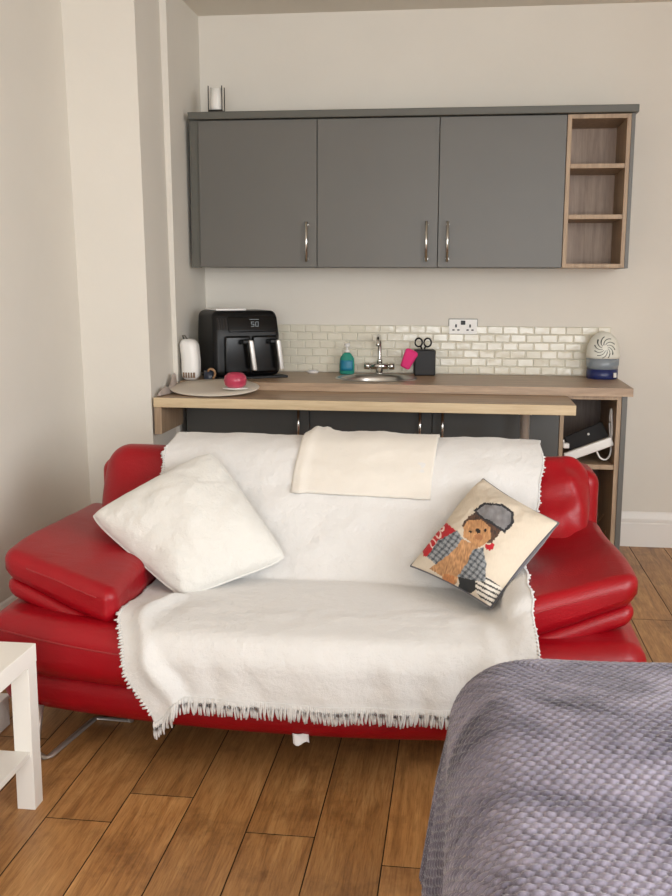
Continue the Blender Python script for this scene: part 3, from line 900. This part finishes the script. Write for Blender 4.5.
# ------------------------------------------------------------------ throw
prof = [(-1.700, .62), (-1.705, .70), (-1.735, .79), (-1.80, .838), (-1.88, .853), (-1.955, .841), (-2.03, .790), (-2.12, .668), (-2.22, .520), (-2.29, .428), (-2.335, .408),
        (-2.43, .424), (-2.55, .442), (-2.67, .448), (-2.76, .440), (-2.815, .412), (-2.842, .37), (-2.846, .32), (-2.846, .262)]
NS, NX = 150, 170
pc = catmull([(0, y, z) for y, z in prof], NS)
xl_tab = [(0, -.27), (.30, -.29), (.55, -.27), (.64, -.25), (.74, -.258), (.84, -.235), (.92, -.18), (1, -.085)]
xr_tab = [(0, 1.01), (.30, 1.01), (.5, .965), (.62, .950), (.8, .945), (1, .96)]
rows = []
for i in range(NS):
    s = i/(NS-1); row = []
    for j in range(NX):
        t_ = j/(NX-1); x0, x1 = interp(s, xl_tab), interp(s, xr_tab)
        x = x0+(x1-x0)*t_
        x += .004*math.sin(s*60)*((1-t_)**8-t_**8)
        y, z = pc[i].y, pc[i].z
        q = bow((x, y, z)); y = q.y
        wr = fn((x*1.0, s*3.0, 1.7), 3.2)*.010+fn((x, s*2.2, 4.1), 9)*.005
        seatw = sstep(.62, .72, s)
        # left corner : sags lower, fold running up from the hem
        lc = sstep(.085, 0., t_)*sstep(.8, 1., s)
        z -= .075*lc; y -= .012*lc
        fold = math.exp(-((t_-(.135-.075*sstep(.66, .86, s)))/.016)**2)*sstep(.64, .74, s)
        fold2 = math.exp(-((t_-(.18-.075*sstep(.66, .86, s)))/.03)**2)*sstep(.64, .74, s)
        # right edge climbs the inside of the arm
        up = sstep(.90, 1., t_)*sstep(.50, .60, s)*(1-.75*sstep(.82, .95, s))
        z += .080*up
        rt = math.exp(-((t_-.90)/.022)**2)*sstep(.72, .85, s)
        nrm_y = -sstep(.80, .90, s)-(.7 if s < .62 and s > .3 else 0); nrm_z = 1-sstep(.80, .92, s)
        bulge = wr+.026*fold-.008*fold2+.012*rt
        # soft vertical folds on the hanging part
        bulge += .004*math.sin(x*38+2*math.sin(x*9))*sstep(.86, 1, s)
        row.append(push((x, y+nrm_y*bulge, z+nrm_z*bulge*.8), sofa_trees, .0085))
    rows.append(row)
# smooth after the push so the cloth does not copy every crease
A = np.array([[tuple(p) for p in r] for r in rows])
for _ in range(2):
    B = A.copy()
    B[1:-1, 1:-1] = (A[1:-1, 1:-1]*2+A[:-2, 1:-1]+A[2:, 1:-1]+A[1:-1, :-2]+A[1:-1, 2:])/6
    A = B
rows = [[push(A[i, j], sofa_trees, .006) for j in range(NX)] for i in range(NS)]
m = MB(); m.grid(rows)
throw = m.build('throw', M['throw'], recalc=False, solid=.005, soff=0, origin=(.35, -2.3, .2))
tag(throw, 'large white cotton throw with fringed edges draped over the red sofa', 'throw')
throw_tree = BVHTree.FromPolygons([p for r in rows for p in r], [(i*NX+j, i*NX+j+1, (i+1)*NX+j+1, (i+1)*NX+j) for i in range(NS-1) for j in range(NX-1)])
# fringe
m = MB(); rnd = random.Random(11)
def strand(p, dirv, L):
    side = rnd.uniform(-.006, .006); P = []
    for k in range(5):
        u = k/4
        P.append(Vector(p)+Vector(dirv)*L*u+Vector((side*u*u, -.003*math.sin(PI*u), 0)))
    m.tube(P, [.0040, .0044, .0038, .0033, .0024], 5)
x = rows[-1][0].x
for k in range(185):
    t_ = (k+.5)/185*(NX-1); j = int(t_); p = Vector(rows[-1][j]).lerp(Vector(rows[-1][min(j+1, NX-1)]), t_-j)
    strand(p+Vector((0, -.0035, .010)), (0, 0, -1), rnd.uniform(.044, .053))
def edge_fringe(col, s0, s1, n, sx_, ls):
    for k in range(n):
        a = (s0+(s1-s0)*k/n)*(NS-1); i = int(a)
        p = Vector(rows[i][col]).lerp(Vector(rows[min(i+1, NS-1)][col]), a-i)
        q = Vector(rows[min(i+1, NS-1)][col])-Vector(rows[max(i-1, 0)][col]); q.normalize()
        strand(p-Vector((sx_*.004, 0, 0)), (sx_*.9, q.y*.5, q.z*.5-.12), rnd.uniform(.008, .013)*ls)
edge_fringe(0, .27, .50, 42, -1, 1); edge_fringe(0, .62, .985, 85, -1, 1); edge_fringe(NX-1, .27, .98, 150, 1, .5)
fr = m.build('fringe', M['throw'], throw); fr['kind'] = 'stuff'

# ------------------------------------------------------------------ cream blanket folded over the back
bprof = [(-1.705, .66), (-1.72, .76), (-1.785, .846), (-1.88, .866), (-1.965, .852), (-2.04, .786), (-2.095, .712), (-2.11, .692)]
NB, NBX = 60, 60
pb = catmull([(0, y, z) for y, z in bprof], NB)
rb = []
for i in range(NB):
    s = i/(NB-1); row = []
    for j in range(NBX):
        t_ = j/(NBX-1)
        x = (.192-.020*sstep(.5, 1, s)-.0)+(.470+.0*s)*t_
        w = fn((x, s, 9), 6)*.010+.012*math.exp(-((t_-.06)/.035)**2)+.010*math.exp(-((t_-.14)/.03)**2)*sstep(.6, .3, s)+.008*math.sin(t_*15)*math.exp(-((s-.42)/.15)**2)*sstep(.5, .2, t_)
        z = pb[i].z+.018*sstep(.75, 1, s)*(t_-.5)*-.6
        row.append(push((x, pb[i].y-.8*w*sstep(.35, .6, s), z+w*(1-sstep(.4, .7, s))), [throw_tree] if False else sofa_trees, .019))
    rb.append(row)
m = MB(); m.grid(rb)
cb_ = m.build('folded_blanket', M['cream'], recalc=False, solid=.008, soff=0)
tag(cb_, 'small cream blanket folded over the top of the sofa back', 'blanket')

# ------------------------------------------------------------------ cushions
def pillow(P, thick, n=60, pinch=.055, power=.5, seed=0, rnd_c=0):
    """P = corners (u0v0, u1v0, u1v1, u0v1). returns front rows, back rows, normal"""
    P = [Vector(p) for p in P]; nrm = (P[1]-P[0]).cross(P[3]-P[0]).normalized()
    if nrm.y > 0: nrm = -nrm
    C = (P[0]+P[1]+P[2]+P[3])/4
    def S(u, v, side):
        a, b = 2*u-1, 2*v-1
        cr = 1-rnd_c*(a*a*b*b)**2
        uu = .5+.5*a*cr*(1-pinch*(1-b*b)*abs(a)**2); vv = .5+.5*b*cr*(1-pinch*(1-a*a)*abs(b)**2)
        base = P[0]*(1-uu)*(1-vv)+P[1]*uu*(1-vv)+P[2]*uu*vv+P[3]*(1-uu)*vv
        h = max(0, (1-a**4)*(1-b**4))**power*(.55+.45*(1-a*a)*(1-b*b))
        w = fn(base+Vector((seed, 0, side)), 7)*.012*min(1, h*3)
        return base+nrm*side*(thick/2*h+w*(1 if side > 0 else .3))
    g = [i/n for i in range(n+1)]
    # finer towards the border
    g = [q*.62+.38*(.5-.5*math.cos(PI*q)) for q in g]
    return S, g, nrm
def build_pillow(name, P, thick, mf, mb, label, cat, seed, trees, colour=None, n=60, label_back=None, **kw):
    S, g, nrm = pillow(P, thick, n, seed=seed, **kw)
    ctr = sum((Vector(p) for p in P), Vector())/4
    t = thing(name, ctr, label, cat)
    for side, nm, mt in ((1, 'front_cover', mf), (-1, 'back_cover', mb)):
        rows = [[S(u, v, side) for v in g] for u in g]
        m = MB(); m.grid(rows)
        o = m.build(nm, mt, t, recalc=False)
        if side > 0 and colour:
            at = o.data.color_attributes.new('print', 'FLOAT_COLOR', 'POINT')
            cols = []
            for u in g:
                for v in g: cols += list(colour(S(u, v, 1)))+[1.]
            at.data.foreach_set('color', cols)
        if nm == 'back_cover' and label_back: o['label'] = label_back
    # piping round the edge
    m = MB(); ring = [S(q, 0, 1) for q in g]+[S(1, q, 1) for q in g[1:]]+[S(q, 1, 1) for q in reversed(g[:-1])]+[S(0, q, 1) for q in reversed(g[1:-1])]
    ring.append(ring[0]); m.tube(ring, .0032, 6, cap=False); m.build('piping', mb, t)
    return t
WC = [(-.450, -2.315, .640), (-.116, -2.445, .428), (.183, -2.285, .518), (-.102, -2.110, .826)]
WC = [tuple(c+(q-c)*1.055 for q, c in zip(P_, [sum(w_[i] for w_ in WC)/4 for i in range(3)])) for P_ in WC]
build_pillow('cushion', WC, .20, M['cushion'], M['cushion'], 'plain white square cushion leaning in the left corner of the sofa', 'cushion', 1, None, pinch=.02, power=.42, rnd_c=.07)

# dog cushion print, drawn in a flat sketch frame of its own (x right, y down)
QC = {'T': (325, 38), 'R': (628, 215), 'B': (352, 556), 'L': (35, 380)}
def inside(poly, x, y):
    c = False; j = len(poly)-1
    for i in range(len(poly)):
        xi, yi = poly[i]; xj, yj = poly[j]
        if (yi > y) != (yj > y) and x < (xj-xi)*(y-yi)/(yj-yi)+xi: c = not c
        j = i
    return c
LIN = lambda r, g_, b: lin((r, g_, b))
SHP = [
 ('bag', [(92, 342), (100, 300), (150, 225), (185, 210), (212, 232), (196, 252), (140, 296), (116, 342)]),
 ('news', [(262, 402), (310, 392), (412, 468), (372, 526), (330, 512), (268, 452)]),
 ('jacket', [(108, 342), (150, 272), (215, 232), (236, 262), (190, 322), (136, 368)]),
 ('dark', [(236, 212), (262, 180), (300, 160), (350, 185), (372, 222), (358, 246), (330, 272), (250, 262)]),
 ('chest', [(230, 262), (285, 285), (268, 320), (220, 390), (196, 446), (166, 436), (158, 410), (112, 386), (136, 366), (188, 318)]),
 ('jacket', [(265, 298), (302, 288), (306, 345), (300, 406), (236, 410), (208, 402), (240, 350)]),
 ('paw', [(165, 398), (200, 402), (200, 444), (178, 450), (160, 428)]),
 ('boot', [(214, 402), (266, 406), (266, 440), (240, 466), (214, 446)]),
 ('face', [(238, 222), (262, 194), (308, 190), (335, 215), (332, 255), (300, 282), (278, 290), (254, 266), (236, 256)]),
 ('hat_o', [(284, 156), (326, 126), (392, 130), (430, 158), (426, 198), (386, 236), (346, 208), (306, 182)]),
 ('hat', [(294, 157), (332, 134), (388, 138), (420, 162), (414, 194), (384, 224), (350, 200), (312, 177)]),
 ('pipe', [(308, 276), (326, 278), (330, 270), (342, 274), (340, 290), (324, 299), (308, 290)]),
 ('ring', None), ('handle', [(228, 482), (232, 476), (292, 500), (288, 507)]),
]
PR, PU = Vector((.992, .127, 0)), Vector((-.025, .165, .986))   # the sketch lies flat across the cushion along these two directions
def printcol(P):
    q = P-Vector((.82, -2.31, .60))
    x, y = 337.6+q.dot(PR)*1272, 286.5-q.dot(PU)*1272
    n1 = noise.noise(Vector((x*.05, y*.05, 2))); n2 = noise.noise(Vector((x*.26+y*.05, y*.06-x*.03, 5)))
    x += 4*n1; y += 4*n2
    c = tuple(q*(1+.05*n2) for q in LIN(200, 188, 170))
    for nm, poly in SHP:
        if nm == 'ring':
            d = math.hypot(x-206, y-468)
            if 11 < d < 17: c = LIN(120, 112, 104)
            elif d <= 11: c = LIN(206, 200, 188)
            continue
        if not inside(poly, x, y): continue
        if nm == 'bag':
            c = LIN(176, 30, 38)
            for q in ((150, 250), (165, 225), (130, 290)):
                if 8 < math.hypot(x-q[0], (y-q[1])*.7) < 12: c = LIN(226, 200, 190)
        elif nm == 'news':
            s_ = ((x-265)*.45+(y-400)*-.9)
            c = LIN(60, 58, 56) if (s_ % 17) < 6.5+3*n1 else LIN(212, 206, 196)
        elif nm == 'jacket':
            a_, b_ = (x*.8+y*.6) % 18, (-x*.6+y*.8) % 18
            k = (1 if a_ < 7 else 0)+(1 if b_ < 7 else 0); c = [LIN(142, 145, 148), LIN(104, 108, 112), LIN(66, 70, 76)][k]
        elif nm == 'dark': c = LIN(84, 60, 46) if n2 < .1 else LIN(60, 46, 40)
        elif nm == 'chest': c = tuple(q*(1+.55*n2+.25*n1) for q in LIN(176, 132, 92))
        elif nm == 'paw': c = tuple(q*(1+.4*n2) for q in LIN(178, 118, 74))
        elif nm == 'boot': c = LIN(40, 42, 44)
        elif nm == 'face':
            c = tuple(q*(1+.45*n2+.3*n1) for q in LIN(178, 132, 90))
            if math.hypot(x-289, y-230) < 9 or math.hypot(x-262, y-234) < 5 or math.hypot(x-316, y-226) < 5: c = LIN(34, 26, 24)
            elif math.hypot((x-290)*.7, y-252) < 10: c = LIN(160, 110, 74)
        elif nm == 'hat_o': c = LIN(38, 38, 42)
        elif nm == 'hat': c = tuple(q*(1+.35*n1+.12*n2) for q in LIN(120, 118, 119))
        elif nm == 'pipe': c = LIN(172, 26, 38)
        elif nm == 'handle': c = LIN(150, 40, 40) if x < 262 else LIN(60, 40, 36)
    return c
DCn = [(.589, -2.300, .512), (.834, -2.560, .474), (1.034, -2.370, .684), (.812, -2.115, .762)]
dogc = build_pillow('cushion', DCn, .175, M['print'], M['velvet'], 'cream cushion printed with a dog in a flat cap on the sofa', 'cushion', 5, None, printcol, n=230, label_back='dark grey velvet back', pinch=.05)

# ------------------------------------------------------------------ white side table
t = thing('side_table', (-.643, -3.223, 0), 'low square white side table with lower shelf in front of the left sofa arm', 'table')
tx0, tx1, ty0, ty1 = -.918, -.368, -3.498, -2.948
box_obj('table_top', (tx0, tx1, ty0, ty1, .400, .450), M['white_lacquer'], t, bev=.0015)
for a in (0, 1):
    for b in (0, 1):
        x = tx1-.051 if a else tx0+.001; y = ty1-.051 if b else ty0+.001
        box_obj('leg', (x, x+.05, y, y+.05, 0, .3995), M['white_lacquer'], t, bev=.0012)
box_obj('shelf', (tx0+.012, tx1-.008, ty0+.0515, ty1-.0515, .150, .166), M['white_lacquer'], t, bev=.001)
t = thing('storage_box', (-.80, -2.60, 0), 'low white box on the floor behind the side table under the sofa end', 'box')
m = MB(); m.box(-.93, -.668, -2.685, -2.515, 0, .088, .003); m.build('box_body', M['white_plastic'], t)
m = MB(); m.box(-.935, -.664, -2.69, -2.51, .088, .103, .003); m.build('lid', M['white_plastic'], t)

# ------------------------------------------------------------------ bed with plush blanket
BX0, BX1, BY0, BY1, BZ = .735, 1.70, -5.05, -3.155, .603
t = thing('bed', (1.2, -4.1, 0), 'single bed under a grey plush blanket at the lower right', 'bed')
m = MB(); m.box(BX0+.08, BX1-.08, BY0+.05, BY1-.10, .06, .29, .01); m.build('bed_base', M['velvet'], t)
m = MB(); m.rbox(BX0+.07, BX1-.07, BY0+.03, BY1-.09, .291, BZ-.055, .06, 5, 10); m.build('mattress', M['cushion'], t)
for x in (BX0+.09, BX1-.13):
    for y in (BY0+.09, BY1-.17): box_obj('leg', (x, x+.04, y, y+.04, 0, .06), M['black_matte'], t)
def make_blanket():
    over = .46; cell = .0205
    st = .0040
    a0, a1 = BX0-over+.0, BX1+over; b0, b1 = BY0+.05, BY1+over
    nx, ny = int((a1-a0)/st), int((b1-b0)/st)
    X, Y = np.meshgrid(np.linspace(a0, a1, nx), np.linspace(b0, b1, ny))
    R_ = .12
    Rc = .21
    ix = np.clip(X, BX0+Rc, BX1-Rc); iy = np.clip(Y, -99, BY1-Rc)
    dx, dy = X-ix, Y-iy
    # rounded plan corner
    L = np.hypot(dx, dy); nxv = np.where(L > 1e-9, dx/np.maximum(L, 1e-9), 0); nyv = np.where(L > 1e-9, dy/np.maximum(L, 1e-9), 0)
    L2 = np.maximum(np.abs(dx), np.abs(dy))*.72+L*.28
    flat = np.minimum(L2, Rc-R_); d = np.maximum(0, L2-(Rc-R_))
    arc = R_*PI/2
    ang = np.clip(d/R_, 0, PI/2)
    drop = np.maximum(0, d-arc)
    corner = np.minimum(np.abs(nxv), np.abs(nyv))*1.41
    flare = drop*(.0+.17*corner**2+.13*np.exp(-((iy-(BY1-Rc-.02))/.10)**2)*np.abs(nxv)*(nxv < 0))
    fold = .018*np.sin((np.arctan2(nyv, nxv))*9+.6)*np.minimum(1, drop/.15)*np.where(L > 1e-6, 1, 0)*np.sqrt(np.maximum(0, corner))
    fold2 = (.006*np.sin((X*0+iy)*11+1.0)-.006)*np.minimum(1, drop/.2)*np.abs(nxv)+.010*np.sin(ix*13)*np.minimum(1, drop/.2)*np.abs(nyv)
    off = flat+R_*np.sin(ang)+flare+fold+fold2
    px = ix+nxv*off; py = iy+nyv*off
    pz = BZ-R_*(1-np.cos(ang))-drop
    # gentle unevenness of the top
    top = np.exp(-drop*20)
    pz = pz+top*(.012*np.sin(X*4.1+Y*2.3)+.008*np.sin(X*7-Y*5+1)+.006*np.sin(Y*9+X*3))
    crown = .03*np.clip((X-BX0)/.5, 0, 1)*np.clip((BY1-Y)/.4, 0, 1); pz = pz+crown*top-.012*top
    pz = np.maximum(pz, .012+.004*np.sin(X*60)*np.sin(Y*50))
    P = np.stack([px, py, pz], -1)
    # chunky honeycomb pile: rows of offset tufts raised along the cloth normal
    gu = np.gradient(P, axis=1); gv = np.gradient(P, axis=0)
    N = np.cross(gu, gv); N /= np.maximum(np.linalg.norm(N, axis=-1, keepdims=True), 1e-12)
    ch = cell*.72
    r0 = np.floor(Y/ch)
    def bound(r): return r*ch+.27*ch*np.cos(2*PI*X/cell+PI*r)
    rI = np.where(Y < bound(r0), r0-1, np.where(Y >= bound(r0+1), r0+1, r0))
    lo, hi = bound(rI), bound(rI+1)
    fy = np.clip((Y-lo)/(hi-lo), 0, 1)
    h = np.sin(PI*fy**.75)**.55*(.72+.28*np.minimum(1, (hi-lo)/ch))
    P = P+N*(h*.0105)[..., None]
    idx = np.arange(nx*ny).reshape(ny, nx)
    # keep only cloth inside a rounded outline at the corner
    F = np.stack([idx[:-1, :-1], idx[:-1, 1:], idx[1:, 1:], idx[1:, :-1]], -1).reshape(-1, 4)
    org = np.array([1.2, -4.1, 0.0])
    V = (P.reshape(-1, 3)-org).astype(np.float32)
    me = bpy.data.meshes.new('blanket')
    me.vertices.add(len(V)); me.vertices.foreach_set('co', V.ravel())
    me.loops.add(F.size); me.loops.foreach_set('vertex_index', F.ravel().astype(np.int32))
    me.polygons.add(len(F)); me.polygons.foreach_set('loop_start', np.arange(0, F.size, 4, dtype=np.int32))
    me.polygons.foreach_set('use_smooth', np.ones(len(F), dtype=bool))
    me.update(calc_edges=True); me.validate()
    o = bpy.data.objects.new('blanket', me); COL.objects.link(o); o.location = tuple(org)
    me.materials.append(M['plush'])
    return tag(o, 'chunky grey-lilac plush blanket spread over the bed in the foreground', 'blanket')
make_blanket()

# ------------------------------------------------------------------ light
w = bpy.data.worlds.new('daylight'); SC.world = w; w.use_nodes = True
bg = w.node_tree.nodes['Background']; bg.inputs[0].default_value = (.80, .90, 1, 1); bg.inputs[1].default_value = 1.2
def area(name, loc, rot, sx, sy, power, col):
    L = bpy.data.lights.new(name, 'AREA'); L.shape = 'RECTANGLE'; L.size = sx; L.size_y = sy; L.energy = power; L.color = col
    o = bpy.data.objects.new(name, L); COL.objects.link(o); o.location = loc; o.rotation_euler = rot; return o
area('window_daylight', ((WX0+WX1)/2, YR-.16, (WZ0+WZ1)/2), (PI/2, 0, 0), WX1-WX0, WZ1-WZ0, 215, (.97, .985, 1))
area('side_daylight', (XR+.75, (VY0+VY1)/2, (VZ0+VZ1)/2+.45), (PI/2-.45, 0, PI/2), VY1-VY0+.6, VZ1-VZ0+.5, 300, (.97, .985, 1))

# ------------------------------------------------------------------ camera
pitch, yaw, roll = -.167156, .126785, .0037912
fw = Vector((-math.sin(yaw)*math.cos(pitch), math.cos(yaw)*math.cos(pitch), math.sin(pitch)))
r0 = Vector((math.cos(yaw), math.sin(yaw), 0)); u0 = r0.cross(fw)
r2 = r0*math.cos(roll)+u0*math.sin(roll); u2 = -r0*math.sin(roll)+u0*math.cos(roll)
cam = bpy.data.cameras.new('camera'); co = bpy.data.objects.new('camera', cam); COL.objects.link(co)
co.matrix_world = Matrix(((r2.x, u2.x, -fw.x, .734981), (r2.y, u2.y, -fw.y, -5.323768), (r2.z, u2.z, -fw.z, 1.398634), (0, 0, 0, 1)))
cam.sensor_fit = 'VERTICAL'; cam.sensor_height = 36; cam.lens = 987.86/896*36; cam.clip_start = .05
SC.camera = co
SC.view_settings.view_transform = 'Standard'; SC.view_settings.look = 'None'; SC.view_settings.gamma = 1; SC.view_settings.use_curve_mapping = False
SC.view_settings.exposure = -0.02
SC.cycles.max_bounces = 10; SC.cycles.diffuse_bounces = 6
